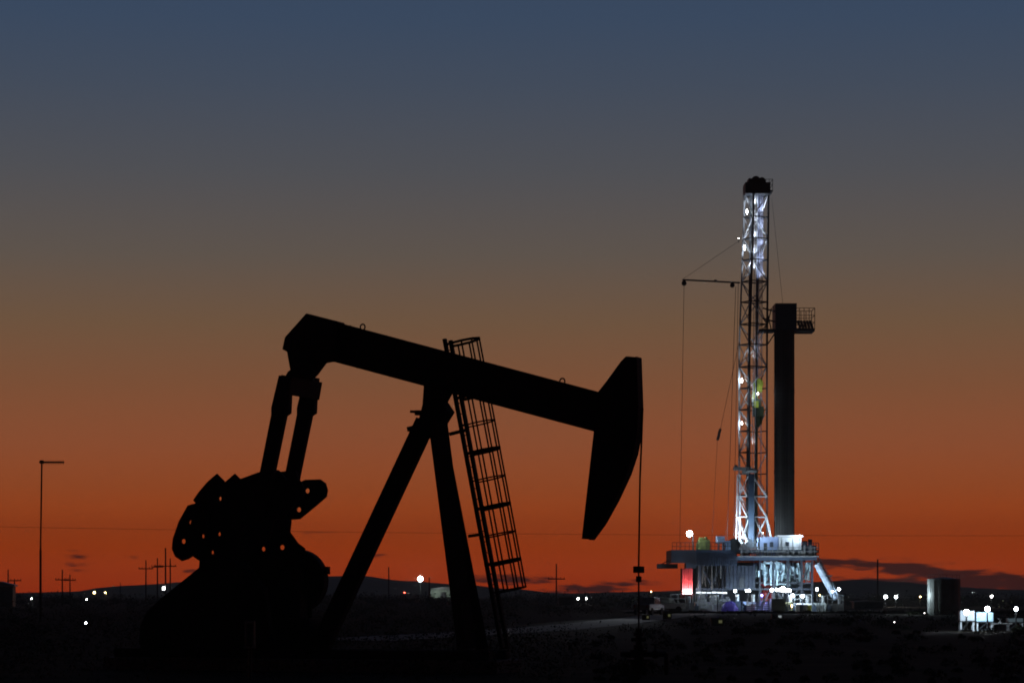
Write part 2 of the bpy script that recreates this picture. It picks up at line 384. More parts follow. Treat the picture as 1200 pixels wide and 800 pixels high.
# gear reducer
hw = .42
b = MB(); b.prism(poly([(234, 651, -1), (262, 652), (276, 640), (288, 600), (330, 600, 1), (339, 606, 1), (341.5, 613, 1), (340, 622, 1), (350, 636, 1), (358, 642, 1), (366, 700, 1), (366, 724, 1), (233, 724, -1), (232.5, 667, -1)], hw), -hw, -hw + .04, [hole(331, 641, -hw), hole(309, 643, -hw)])
GP = [(276, 640), (288, 600), (330, 600, 1), (339, 606, 1), (341.5, 613, 1), (340, 622, 1), (350, 636, 1), (358, 642, 1), (366, 700, 1), (366, 724, 1), (233, 724, -1), (262, 657)]
b.prism(poly(GP, hw), hw - .04, hw, [hole(331, 641, hw), hole(309, 643, hw)])
b.prism(poly([(236, 668, -1), (262, 660), (352, 656, 1), (362, 700, 1), (362, 723, 1), (236, 723, -1)], hw), -hw + .042, hw - .042)
b.tube(L3(295, 618, -.8), L3(295, 618, .8), .17, 14)
b.build('gear_reducer', BLACK, PJ, bevel=.02)
c = L3(349, 680, .62); b = MB(); b.tube(c + Vector((0, -.16, 0)), c + Vector((0, .16, 0)), .90, 40); b.tube(c + Vector((0, -.24, 0)), c + Vector((0, .24, 0)), .2, 14)
b.box(L3(383, 668, .62), (.12, .2, .22)); b.build('belt_sheave', BLACK, PJ)
# reducer pedestal, belt guard, motor, skid
SK = .62
u0 = L(236, 724)[0]; u1 = L(372, 724)[0]; zt = L(300, 724)[1]
b = MB(); b.prism([(u0 - .1, SK), (u1 + .15, SK), (u1, zt), (u0, zt)], -.6, .6); b.build('reducer_pedestal', BLACK, PJ)
GV = -1.55
b = MB(); b.prism([L(x, y, GV) for x, y in ((236, 664), (214, 682), (190, 701), (174, 716), (167, 732), (165, 752), (170, 764), (200, 768), (300, 764), (318, 740), (312, 690), (290, 662), (262, 654))], GV - .14, GV + .14)
b.build('belt_guard', BLACK, PJ, bevel=.03)
c = L3(205, 745, -.6); b = MB(); b.tube(c + Vector((0, -.75, 0)), c + Vector((0, .6, 0)), .42, 18); b.box(c + Vector((0, 0, -.35)), (.9, 1.0, .3)); b.box(c + Vector((0, -.1, .5)), (.4, .4, .2))
b.build('drive_motor', BLACK, PJ)
uF = L(585, 760)[0]; uB = L(150, 760)[0]
b = MB()
for v in (-.7, .7): b.span((uB, v - .14, .36), (uF, v + .14, SK))
for k in range(7): u = uB + .3 + (uF - uB - .6) * k / 6; b.span((u - .1, -.56, .40), (u + .1, .56, SK - .04))
b.build('skid_frame', BLACK, PJ)
# samson post: two front legs, one rear leg, saddle bearing
def leg(p, q, w, d):
    b = MB(); b.bar(p, q, w, d); return b.build('post_leg', BLACK, PJ)
for s in (-1, 1): leg(L3(513, 494, .12 * s), L3(556 + 8.6 * s, 760, .6 * s), .40, .36)
leg(L3(499, 494), L3(376, 757), .30, .52)
for k in (.35, .65, .9):
    b = MB(); a = L3(513, 494, -.12).lerp(L3(556 - 8.6, 760, -.6), k); c = L3(513, 494, .12).lerp(L3(556 + 8.6, 760, .6), k); b.bar(a, c, .14); b.build('post_crosspiece', BLACK, PJ)
hw = .28
b = MB(); b.prism(poly([(497, 446, -1), (500, 444), (529, 452, 1), (530.5, 461, 1), (525, 471, 1), (533, 483, 1), (525, 496, 1), (524, 512, 1), (505, 514), (499, 512), (484, 506, -1), (490, 494, -1), (495, 474, -1)], hw), -hw, hw)
b.bar(L3(481, 482), L3(500, 483), .07); b.bar(L3(487, 483.5), L3(500, 483.5), .14); b.bar(L3(478, 503), L3(490, 500), .13)
b.build('saddle_bearing', BLACK, PJ)
# caged ladder on the far side of the beam
LV = .66
def rail(px, py, v): return L3(px, py, v)
lt, lb = L3(524.5, 398, LV), L3(592, 760, LV)
ax = (lt - lb).normalized(); outw = Vector((ax.z, 0, -ax.x))      # out of the climbing side, square to the rails
LAD = None
b = MB()
for s in (-1, 1): b.bar(lb + Vector((0, .23 * s, 0)), lt + Vector((0, .23 * s, 0)), .14, .09)
n = int((lt - lb).length / .30)
for k in range(1, n): c = lb.lerp(lt, k / n); b.tube(c + Vector((0, -.23, 0)), c + Vector((0, .23, 0)), .014, 6)
b.bar(L3(527, 508.5, .45), L3(545, 504, .45), .09); b.bar(L3(549, 628, .55), L3(566, 625.5, .55), .08)
LAD = b.build('ladder', BLACK, PJ)
prof = [(0, -.23), (.18, -.30), (.52, -.32), (.80, -.22), (.96, 0), (.80, .22), (.52, .32), (.18, .30), (0, .23)]
tops = []
for k in range(10):
    py = 398 + 32.4 * k + (1.5 if k == 0 else 0)
    # where the rail crosses that height
    t = (lt.z - (L(535, py + 5, LV)[1])) / (lt.z - lb.z); c = lt.lerp(lb, max(0, min(1, t)))
    b = MB(); thick = (.085 if k % 2 == 0 else .04) if k else .07
    pts = [c + outw * p + Vector((0, v, 0)) for p, v in prof]
    for p, q in zip(pts, pts[1:]):
        d = (q - p); mid = (p + q) / 2; x = d.normalized(); z = ax; y = z.cross(x)
        b.box(mid, (d.length * 1.03, .018, thick), Matrix((x, y, z)).transposed())
    b.build('cage_hoop', BLACK, LAD); tops.append(c)
for p, v in [prof[i] for i in (1, 2, 3, 4, 5, 6, 7)]:
    b = MB(); b.bar(tops[0] + outw * (p * .98) + Vector((0, v * .96, 0)), tops[-1] + outw * (p * .98) + Vector((0, v * .96, 0)), .038); b.build('cage_bar', BLACK, LAD)
# platform step at the ladder foot, foundation, wellhead, cabinet
b = MB(); b.span((uB - .3, -1.0, 0), (uF + .3, 1.0, .36)); fo = b.build('concrete_foundation', CONC, bevel=.03); fo.location = PO; fo.rotation_euler = (0, 0, TH)
tag(fo, 'long low concrete block under the pumpjack', 'foundation')
WHp = PO + du * e.x
WH = thing('wellhead', WHp, 'dark wellhead with stuffing box and valves under the horsehead', 'wellhead')
b = MB(); b.tube((0, 0, 0), (0, 0, .35), .24, 14); b.tube((0, 0, .35), (0, 0, .42), .34, 14); b.tube((0, 0, .42), (0, 0, .8), .14, 12); b.tube((0, 0, .62), (0, 0, .68), .24, 12); b.build('casing_head', BLACK, WH)
b = MB(); b.tube((-.5, 0, .55), (.75, 0, .55), .07, 10); b.ball((.45, 0, .55), .12); b.tube((.45, 0, .55), (.45, 0, .82), .02); b.tube((.45, 0, .8), (.45, 0, .83), .13, 12); b.tube((.75, 0, .57), (.75, 0, 0), .06, 8); b.build('flow_valve', BLACK, WH)
b = MB(); b.tube((0, 0, .8), (0, 0, 1.25), .085, 12); b.tube((0, 0, 1.05), (0, 0, 1.14), .14, 12); b.tube((-.2, 0, .95), (.2, 0, .95), .05, 8); b.build('stuffing_box', BLACK, WH)
CBp = at(293, 742, 66); CBp.z = 0
CB = thing('control_cabinet', CBp, 'small pale framed control cabinet on a post before the pumpjack base', 'control cabinet')
b = MB(); b.span((-.13, -.1, .78), (.13, .1, 1.5)); b.build('cabinet', STEEL, CB, bevel=.015)
b = MB()
for x in (-.105, .105): b.span((x - .02, -.125, .8), (x + .02, -.101, 1.48))
for z in (.82, 1.46): b.span((-.084, -.125, z - .02), (.084, -.101, z + .02))
b.build('door_trim', mat('pale_trim', (.5, .5, .48), .6), CB)
b = MB(); b.tube((0, 0, 0), (0, 0, .78), .05, 8); b.build('post', STEEL, CB)

# ------------------------------------------------------------------ drilling rig
RY = 306.0
RB = Vector(((890 - 600) / F * RY, RY, 0))
RIG = thing('drilling_rig', RB, 'tall floodlit drilling rig with white lattice mast on a blue drill floor', 'drilling rig')
def P(px, py, d=0.): return at(px, py, RY) + Vector((0, d, 0))
def bx(b, x0, y0, x1, y1, d0, d1):
    a, c = P(x0, y0), P(x1, y1); return b.span((a.x, RY + d0, a.z), (c.x, RY + d1, c.z))
def rig(b, name, m, parent=None, **k): return b.build(name, m, parent or RIG, RB, **k)
# mast
A = R(30); ca, sa = math.cos(A), math.sin(A); MA, MBb = 2.53, 2.14
def corner(k, py):
    i, j = [(-1, -1), (1, -1), (1, 1), (-1, 1)][k]
    t = max(0., min(1., (404 - py) / (404 - 228))); s = 1 - .15 * t; cx = 882.5 + 4.2 * t
    x, y = i * MA / 2 * s, j * MBb / 2 * s
    p = P(cx, py); return p + Vector((x * ca - y * sa, x * sa + y * ca, 0))
LEV = [228, 255, 280, 305, 330, 354, 380, 404, 430, 455, 480, 505, 530, 555, 580, 605, 640]
b = MB()
for p0, p1, p2 in zip(LEV[::2], LEV[1::2], LEV[2::2]):
    pass
mast = None
for k in range(4):
    b = MB()
    for p, q in zip((228, 404), (404, 645)): b.bar(corner(k, p), corner(k, q), .20)
    o = rig(b, 'mast_leg', MASTW if k == 3 else MASTD)
for i, py in enumerate(LEV):
    b = MB()
    for k in range(4):
        if k == 0 and py > 440: continue          # the drawworks side is open low down
        b.bar(corner(k, py), corner((k + 1) % 4, py), .13)
    rig(b, 'mast_girt', MASTD)
for i, (p, q) in enumerate(zip(LEV, LEV[1:])):
    b = MB()
    for k in range(4):
        if k == 0 and p > 440: continue
        k2 = (k + 1) % 4
        if (i + k) % 2: b.bar(corner(k, p), corner(k2, q), .09)
        else: b.bar(corner(k2, p), corner(k, q), .09)
        if k == 3 and i % 2: b.bar(corner(k2, p), corner(k, q), .07) if (i + k) % 2 else b.bar(corner(k, p), corner(k2, q), .07)
    rig(b, 'mast_bracing', MASTW)
b = MB()
cc = lambda py, f, g: corner(0, py).lerp(corner(1, py), f).lerp(corner(3, py).lerp(corner(2, py), f), g)
for f, g in ((.56, .5), (.62, .5), (.68, .55), (.74, .5), (.8, .52), (.86, .5), (.91, .45), (.95, .6)): b.tube(cc(228, f, g), cc(448 if f < .9 else 640, f, g), .03, 6)
rig(b, 'drilling_line', mat('pale_blue_line', (.42, .46, .62), .5))
b = MB()
for f in (.22, .36): b.bar(cc(230, f, .2), cc(640, f, .2), .06)
for k in range(100): py = 232 + k * 4.05; b.bar(cc(py, .22, .2), cc(py, .36, .2), .03)
rig(b, 'mast_ladder', MASTW)
b = MB(); b.tube(cc(330, .48, .25), cc(640, .48, .25), .10, 8); b.bar(cc(228, .3, .8), cc(640, .3, .8), .22, .3); b.bar(cc(228, .85, .9), cc(640, .85, .9), .2, .25); rig(b, 'guide_rail', MASTD)
# lower mast: blue column, racking bracket, splayed foot
b = MB(); bx(b, 875.5, 556, 882, 643, -1.9, -1.3); rig(b, 'mast_column', BLUE)
b = MB(); bx(b, 858, 548, 876, 551.5, -2.2, -1.0); bx(b, 868, 551.5, 876, 556, -2.0, -1.2); b.ball(P(861, 547.5, -1.6), .25, 8); b.tube(P(872, 552, -2.1), P(884, 552, -1.5), .28, 10); rig(b, 'tong_arm', GALV)
b = MB()
b.bar(P(897, 602, -.4), P(904.5, 636, -.6), .24); b.bar(P(863, 556, -1.2), P(861.5, 640, -1.2), .14); b.bar(P(866, 556, -1), P(866, 640, -1), .22)
for y0, y1 in ((560, 582), (582, 606), (606, 636)):
    b.bar(P(882, y0, -1.2), P(898, y1, -.6), .15); b.bar(P(882, y1, -1.2), P(898, y1, -.6), .14); b.bar(P(863, y0, -1.2), P(874, y1, -1.6), .13); b.bar(P(863, y1, -1.2), P(874, y1, -1.6), .12)
b.bar(P(898, 606, -.5), P(883, 634, -1.1), .16)
rig(b, 'mast_foot', MASTW)
# crown
b = MB(); bx(b, 872, 216, 901, 229, -1.6, 1.6); bx(b, 876, 211, 895, 216, -1.2, 1.2); b.tube(P(885, 213, -.9), P(885, 213, .9), .55, 16); b.tube(P(892, 213.5, -.9), P(892, 213.5, .9), .45, 16)
bx(b, 895, 225, 904, 227, -1.5, 1.5); b.tube(P(888, 212), P(888, 206.5), .04, 6); b.tube(P(879, 213), P(879, 208.5), .04, 6)
crown = rig(b, 'crown_block', MASTD)
b = MB()
for x in (896, 900, 904):
    for d in (-1.5, 1.5): b.bar(P(x, 226, d), P(x, 212.5, d), .05)
for y in (212.5, 218.5):
    for d in (-1.5, 1.5): b.bar(P(895, y, d), P(904, y, d), .05)
    b.bar(P(904, y, -1.5), P(904, y, 1.5), .05)
rig(b, 'railing', MASTD, crown)
# racking board with wind walls
b = MB(); bx(b, 907, 357, 932, 388, -1.6, -1.45); bx(b, 907, 357, 908.5, 388, -1.44, 1.9); bx(b, 930.5, 357, 932, 388, -1.44, 1.9); bx(b, 907, 357, 932, 388, 1.91, 2.05)
rb = rig(b, 'racking_board', DBLUE)
b = MB(); bx(b, 932.02, 386, 953, 389.5, -1.6, 1.8); rig(b, 'platform', MASTD, rb)
b = MB(); bx(b, 889, 386.5, 906.9, 389, -1.2, 1.6)
for y in (362, 374): b.bar(P(893, y, -1), P(907, y + 4, -1), .16)
b.bar(P(897, 362, -1), P(903, 388, -1), .12); b.bar(P(903, 362, -1), P(897, 388, -1), .12)
b.bar(P(899, 404, 0), P(909, 389, 0), .14)
rig(b, 'platform_brace', MASTD, rb)
b = MB()
for x in (935, 940.5, 946.5, 953):
    for d in (-1.55, 1.75): b.bar(P(x, 387, d), P(x, 362.5, d), .07)
for y in (362.5, 371, 379):
    for d in (-1.55, 1.75): b.bar(P(932, y, d), P(953, y, d), .06)
    b.bar(P(953, y, -1.55), P(953, y, 1.75), .06)
for k in range(5): b.bar(P(933 + 3.6 * k, 377, -1.5), P(936 + 3.6 * k, 386, -1.5), .14, .3)
rig(b, 'railing', MASTD, rb)
# travelling block and top drive
b = MB(); p = cc(453, .72, .4); b.box(p, (1.0, .8, 1.3)); b.tube(p + Vector((0, -.5, .35)), p + Vector((0, .5, .35)), .62, 18); p2 = cc(463, .55, .4); b.box(p2, (.7, .7, .9)); rig(b, 'travelling_block', YEL, bevel=.06)
b = MB(); p = cc(472, .6, .4); b.box(p, (1.1, 1.0, .9)); b.box(cc(482, .72, .4), (1.3, 1.0, 1.2)); b.tube(cc(488, .68, .4), cc(500, .68, .4), .35, 10); b.bar(cc(480, .95, .3), cc(497, .8, .3), .25); b.tube(cc(498, .66, .4), cc(620, .66, .4), .10, 8)
td = rig(b, 'top_drive', mat('dark_green_paint', (.06, .08, .04), .5)); b = MB(); b.box(cc(474, .5, .2), (.55, .3, .8)); rig(b, 'motor_cover', YEL, td)
# jib pole with its lines
b = MB(); b.tube(P(799, 329, -1), P(867, 331.5, -.2), .10, 8); b.ball(P(801, 333, -1), .32, 8, (1, .5, 1)); b.ball(P(858, 334.5, -.3), .3, 8, (1, .5, 1)); b.tube(P(838, 331, -.6), P(838, 328.5, -.6), .18, 8)
jib = rig(b, 'jib_pole', MASTD)
b = MB(); b.tube(P(868, 281, 0), P(800, 328, -1), .02, 5); b.tube(P(801, 335, -1), P(795, 655, -2), .028, 5); b.tube(P(862, 336, -.3), P(850, 645, -2), .032, 5); b.tube(P(865, 330, -.3), P(858, 645, -2), .032, 5); b.tube(P(866, 400, -.3), P(843.5, 503, -1), .025, 5); b.tube(P(840, 515, -1), P(832, 645, -2), .02, 5); b.tube(P(905, 232, .5), P(918, 357, .5), .02, 5)
rig(b, 'hoist_line', CAGE, jib)
b = MB(); b.bar(P(843.5, 503, -1), P(841.5, 509, -1), .3); b.bar(P(842, 509, -1), P(840, 516, -1), .42, .3); rig(b, 'hoist_hook', MASTD, jib)
# drill floor, sub-structure
b = MB(); bx(b, 811, 645, 952, 648, -6.5, 6); bx(b, 811, 648.1, 858, 663, -6.5, -6.1); bx(b, 858, 652, 950, 657, -6.5, -6.0); bx(b, 811, 650, 950, 657, 5.5, 6)
for k in range(8): x = 815 + k * 19; bx(b, x, 648.2, x + 1.5, 656, -6.0, 5.4)
rig(b, 'drill_floor', BLUE)
b = MB(); bx(b, 783, 645, 811.5, 648.5, -6, 4); bx(b, 783, 648.5, 811.5, 660, -6, -5.7); bx(b, 783, 648.5, 784.5, 660, -5.6, 4); bx(b, 800, 660, 812, 666, -6, -3); bx(b, 769, 660.5, 793, 666, -2, -1); b.bar(P(770, 663, -1.5), P(786, 655, -1.5), .12)
rig(b, 'side_platform', DBLUE)
b = MB(); bx(b, 845, 663.2, 879, 689, -6.3, -3)
rnd = random.Random(9)
for k in range(8): bx(b, 846 + 4.3 * k, 663.6, 846.6 + 4.3 * k, 688.6, -6.42, -6.301)
bx(b, 845, 674, 879, 675, -6.46, -6.421)
sb = rig(b, 'substructure_box', DBLUE)
b = MB(); bx(b, 861, 676.5, 866, 688.5, -6.5, -6.43); rig(b, 'door', MASTD, sb)
b = MB()
for y in (641, 636.5): b.bar(P(784, y, -6.2), P(858, y, -6.2), .06)
for k in range(16): b.bar(P(784 + 4.9 * k, 645, -6.2), P(784 + 4.9 * k, 636.5, -6.2), .06)
rig(b, 'deck_railing', MASTD)
b = MB()
for k in range(18): bx(b, 812 + 2.6 * k, 649, 812.5 + 2.6 * k, 662.5, -6.62, -6.501)
bx(b, 811, 655, 858, 656, -6.66, -6.621)
rig(b, 'deck_rib', DBLUE)
b = MB()
for k in range(9): b.tube(P(814 + k * 5.1, 663, -6.3), P(814 + k * 5.1 + rnd.uniform(-1, 1), 690 - 6 * (k % 3), -6.2), .05 + .04 * (k % 2), 6)
rig(b, 'hanging_hose', STEEL)
for d in (-5.6, 5.2):
    b = MB()
    for x in (815, 842, 884, 900, 916, 932, 944): bx(b, x, 657.2, x + 2.2, 716.4, d - .2, d + .2)
    for x0, x1 in ((816, 843), (885, 917), (917, 945)): b.bar(P(x0, 660, d), P(x1, 712, d), .16); b.bar(P(x1, 660, d), P(x0, 712, d), .16)
    b.bar(P(812, 690, d), P(947, 690, d), .22); b.bar(P(880, 683, d), P(947, 683, d), .16)
    rig(b, 'substructure_frame', DBLUE)
b = MB(); bx(b, 813, 657.3, 947, 716.3, 5.5, 5.6)
for k in range(27): bx(b, 814 + 5 * k, 657.6, 814.8 + 5 * k, 716, 5.38, 5.499)
rig(b, 'rear_wind_wall', DBLUE)
b = MB(); bx(b, 812, 658, 844, 692, -.5, -.4)
for k in range(5): bx(b, 813 + 6.4 * k, 659, 815.5 + 6.4 * k, 691, -.8, -.501)
rig(b, 'inner_wind_wall', DBLUE)
b = MB(); bx(b, 935, 639, 950, 645, -3, -1); bx(b, 938, 634, 943, 638.9, -2.8, -1.4); b.tube(P(947, 645, -2), P(947, 632, -2), .25, 10); rig(b, 'floor_equipment', DBLUE)
# pipes and blowout preventer hanging under the floor (lit)
rnd = random.Random(5); b = MB()
for k in range(64):
    x = rnd.uniform(880, 944); y0 = rnd.uniform(657.5, 664); y1 = rnd.uniform(672, 686); d = rnd.uniform(-5.4, -3)
    b.tube(P(x, y0, d), P(x, y1, d), rnd.uniform(.04, .12), 7)
    if k % 3 == 0: b.tube(P(x, y1, d), P(min(x + rnd.uniform(3, 10), 946), y1 + rnd.uniform(-1, 1), d), .08, 6)
for x in (890, 897, 904): bx(b, x, 658, x + 1.6, 686, -5.7, -5.4)
bx(b, 889, 659, 906, 661, -5.7, -5.4)
for k in range(26):
    x = rnd.uniform(880, 946); y0 = rnd.uniform(658, 670); bx(b, x, y0, x + rnd.uniform(.8, 3.2), y0 + rnd.uniform(2, 9), -6.1 + rnd.random(), -4.6)
rig(b, 'service_pipe', mat('pale_pipe_paint', (.46, .62, .68), .45, .1, .4, 1.5))
b = MB(); b.lathe(P(896, 716, -2), [(.5, 0), (.5, 1.2), (.8, 1.3), (.8, 2.2), (.5, 2.3), (.5, 3), (.75, 3.1), (.75, 4.0), (.4, 4.1), (.4, 5.4)], 14); rig(b, 'blowout_preventer', RED)
for k in range(12):
    x = rnd.uniform(820, 843); d = rnd.uniform(-4, 2); b = MB(); b.tube(P(x, 663, d), P(x + rnd.uniform(-3, 3), rnd.uniform(675, 700), d), rnd.uniform(.05, .12), 6); rig(b, 'hose', STEEL)
b = MB(); bx(b, 795, 666.2, 808, 701, -5.6, -3.6)
for k in range(5): bx(b, 796.0 + 2.6 * k, 666.6, 796.9 + 2.6 * k, 700, -5.85, -5.6)
bx(b, 793, 695.5, 809, 697, -7.2, -5.73)
rig(b, 'red_wall_panel', RED)
# doghouse and wind walls on the floor
b = MB(); bx(b, 885, 630, 906, 652, -6, -2.5)
for k in range(6): bx(b, 886 + 3.6 * k, 631, 886.5 + 3.6 * k, 651, -6.06, -6)
dh = rig(b, 'doghouse', mat('blue_paint_or_blue_light', (.35, .45, .68), .5, 0, .25, .7))  # white doghouse; its blue lighting is put into this colour
b = MB(); bx(b, 896, 636, 900, 641.5, -6.12, -6.061); rig(b, 'window', DBLUE, dh)
b = MB(); bx(b, 889, 637, 893, 652, -6.1, -6.062); rig(b, 'door', MASTD, dh)
b = MB(); bx(b, 906.5, 630.5, 932, 656, -6.3, -3); bx(b, 905, 628.2, 934, 630.2, -6.5, -2.7); wc = rig(b, 'control_cabin', WHITE)
b = MB(); bx(b, 910, 645.5, 930, 650.5, -6.38, -6.31); rig(b, 'window', DBLUE, wc)
b = MB(); bx(b, 914, 636, 918, 640.5, -6.38, -6.31); rig(b, 'window', DBLUE, wc)
b = MB()
for x in (909, 922, 930): b = MB(); bx(b, x, 631, x + .7, 655, -6.36, -6.301); rig(b, 'rib', GALV, wc)
b = MB(); bx(b, 932.5, 646, 952, 648, -6.4, -6.2)
for x in range(934, 953, 3): b.bar(P(x, 655, -6.3), P(x, 637, -6.3), .07)
for y in (637, 643): b.bar(P(933, y, -6.3), P(952, y, -6.3), .07)
bx(b, 941, 640, 949, 652, -6, -4)
rig(b, 'floor_railing', DBLUE)
# equipment on the left of the floor
b = MB(); bx(b, 815, 633, 828, 645, -5.5, -2.5); bx(b, 816, 630.5, 821, 633, -5, -3.4); bx(b, 813, 637, 815, 645, -5.2, -3.5); b.tube(P(824, 633, -4), P(824, 629.5, -4), .2, 8); rig(b, 'drawworks_housing', mat('moss_green_paint', (.10, .13, .035), .6), bevel=.04)
b = MB(); bx(b, 836, 629, 845, 637, -5.4, -3); b.bar(P(838, 645, -5), P(838, 637, -5), .2); b.bar(P(843, 645, -5), P(843, 637, -5), .2); bx(b, 845.5, 634, 852, 645, -5, -3); rig(b, 'driller_console', mat('console_blue_paint', (.3, .42, .62), .5))
b = MB(); bx(b, 852.5, 638, 862, 645, -5, -2); b.tube(P(857, 638, -4.6), P(857, 638, -2.2), .7, 14); rig(b, 'winch', MASTD)
b = MB()
for k in range(14):
    x = 863 + k * 1.6; h = rnd.uniform(5, 15); bx(b, x, 645 - h, x + .8, 645, -5.6 + rnd.random(), -4.4)
rig(b, 'iron_roughneck', GALV)
b = MB()
for k in range(38):
    x = rnd.uniform(862, 948); h = rnd.choice((3, 5, 7, 9, 12)); w = rnd.uniform(.5, 1.8)
    if 884 < x < 933: h = min(h, 6)
    bx(b, x, 652 - h, x + w, 652, -7.4 + .3 * rnd.random(), -6.8)
for y in (642.5, 647): b.bar(P(862, y, -7.3), P(950, y, -7.3), .06)
for x in range(862, 951, 6): b.bar(P(x, 652, -7.3), P(x, 641.5, -7.3), .07)
bx(b, 858, 652.001, 950, 653.4, -7.6, -6.51)
rig(b, 'floor_walkway', GALV)
b = MB()
for k in range(24):
    x = rnd.uniform(813, 846); y = rnd.uniform(698, 712); b.box(P(x, y, -7 - 2 * rnd.random()), (rnd.uniform(.2, 1.2), .4, rnd.uniform(.1, .7)))
    b.tube(P(x, y, -7), P(x, 716.5, -7), .05, 6)
rig(b, 'pipework', TANK)
# stair tower on the right and its tube slide
b = MB(); b.tube(P(949, 661, -7.2), P(971, 701, -7.2), .42, 12); rig(b, 'escape_slide', mat('slide_pale_blue', (.45, .55, .68), .4))
b = MB()
for d in (-5.2, -4.2): b.bar(P(950, 657, d), P(982, 714, d), .2, .1); b.bar(P(950, 647, d), P(982, 704, d), .06); 
for k in range(24): q = P(950, 657, -4.7).lerp(P(982, 714, -4.7), k / 23); b.box(q, (.28, .95, .05))
for k in range(9):
    for d in (-5.2, -4.2): q = P(950, 657, d).lerp(P(982, 714, d), k / 8); b.bar(q, q + Vector((0, 0, 1)), .05)
bx(b, 958, 674, 966, 675.5, -7.6, -4)
rig(b, 'stairs', MASTD)

# racked drill pipe: each pipe stands on the drill floor
b = MB(); zt_, z0_ = P(0, 361).z, P(0, 645).z + .002
b.tube((0, 0, 0), (0, 0, zt_ - z0_), .082, 8)
for k in (1, 2, 3): b.tube((0, 0, (zt_ - z0_) * k / 3 - .5), (0, 0, (zt_ - z0_) * k / 3 - .0), .105, 8)
proto = b.build('drill_pipe', PIPE, smooth=True)
tag(proto, 'dark steel drill pipe racked upright in the bundle right of the mast', 'drill pipe', 'drill pipes racked beside the mast')
xs0, xs1 = P(908.2, 0).x, P(930, 0).x
first = True
for r_ in range(3):
    for k in range(12):
        o = proto if first else proto.copy()
        if not first: COL.objects.link(o)
        first = False
        o.location = (xs0 + (xs1 - xs0) * (k + .45 * (r_ % 2)) / 11.5, RY - .9 + .6 * r_ + random.uniform(-.03, .03), z0_)

# rig lamps: housing + glowing lens, with the light they throw
def flood(px, py, d, rp, m=LAMPW, power=0, target=None, angle=None, n=1, col=(.66, .84, 1.0), tall=1., stand=0):
    c = P(px, py, d); r = rp * .66 / 9.8
    b = MB(); b.box(c + Vector((0, r * .9, 0)), (r * 2.1, r * .9, r * 2.1 * tall)); b.bar(c + Vector((0, r * 1.2, -r)), c + Vector((0, r * 1.2, -r - .5)), .08)
    h = rig(b, 'floodlight', MASTD)
    b = MB(); b.ball(c, r, 8, (1, .5, tall)); rig(b, 'lens', m, h, smooth=True)
    if power: lamp(c + Vector((0, r * 1.4 + .1, 0)), power, col, .2, target if target is not None else c + Vector((0, 10, 0)), angle or 165)
b = MB(); b.bar(P(808, 645, -5.7), P(808, 628, -5.7), .14); rig(b, 'lamp_post', MASTD)
flood(874.8, 249, -.6, 1.0, power=0, tall=4.2); flood(871.8, 291, -.6, 1.1, power=0, tall=4.2)
for py in (238, 258, 277, 296, 314):
    lamp(cc(py, .12, .12), 130, (.74, .84, 1.0), .1, target=cc(py - 14, .5, .9), angle=150, blend=.4)
    lamp(cc(py + 8, .9, .12), 110, (.74, .82, 1.0), .1, target=cc(py - 10, .4, .9), angle=140, blend=.4)
for py in (420, 470, 520): lamp(cc(py, .12, .12), 45, (.8, .88, 1.0), .1, target=cc(py - 14, .5, .9), angle=120, blend=.5)
flood(868.8, 446, -.7, 1.1, power=90, tall=3.6); flood(868.8, 496, -.7, .8, power=90, tall=2.8)
lamp(cc(412, .3, .35), 90, (.8, .87, 1.), .1, target=cc(404, .5, .8), angle=120)
flood(865, 280, -.6, .7, LAMPS)
flood(886, 463, -2.4, 1.2, LAMPS, power=90, tall=1.6)
flood(866, 630, -4.6, 1.6, power=2400); flood(928, 629, -7.6, .8, LAMPS, power=200); flood(886, 626, -8.2, .8, LAMPS, power=330)
flood(801, 695, -6.6, 1.6)
lamp(P(799, 694.2, -6.35), 420, (1., .93, .93), .1); lamp(P(805, 694.2, -6.35), 420, (1., .93, .93), .1)
b = MB()
for k in range(6): bx(b, 811 + 6 * k, 693 + .25 * (k % 3), 816 + 6 * k, 694.6 + .25 * (k % 3), -7.2, -7)
h = rig(b, 'light_strip', LAMPD)

def cluster(px, py, Y, r, parent, off, m=LAMPW):
    """a wide round floodlight on a short bracket"""
    c = at(px, py, Y) + Vector((0, -.05, 0))
    b = MB(); b.bar(c + Vector((0, .6 * r, -1.6 * r)), c + Vector((0, .6 * r, 0)), .2 * r)
    for x, z, q in ((0, 0, .85),): b.tube(c + Vector((x * r, .3 * r, z * r)), c + Vector((x * r, (.3 + q) * r, z * r)), q * r, 12, q * r * .6)
    h = b.build('floodlight', MASTD, parent, off)
    lamp(c + Vector((0, -r * .6, 0)), 7 * Y * r * r, (.88, .94, 1.), .1)
    for x, z, q in ((0, 0, .84),):
        b = MB(); b.ball(c + Vector((x * r, 0, z * r)), r * q, 12, (1, .4, 1)); b.build('lens', m, h, off, smooth=True)
cluster(808, 625, RY - 6, .42, RIG, RB)
lamp(P(809, 625, -5.2), 260, (.95, .95, 1.0), .2, target=P(830, 640, -3), angle=150)

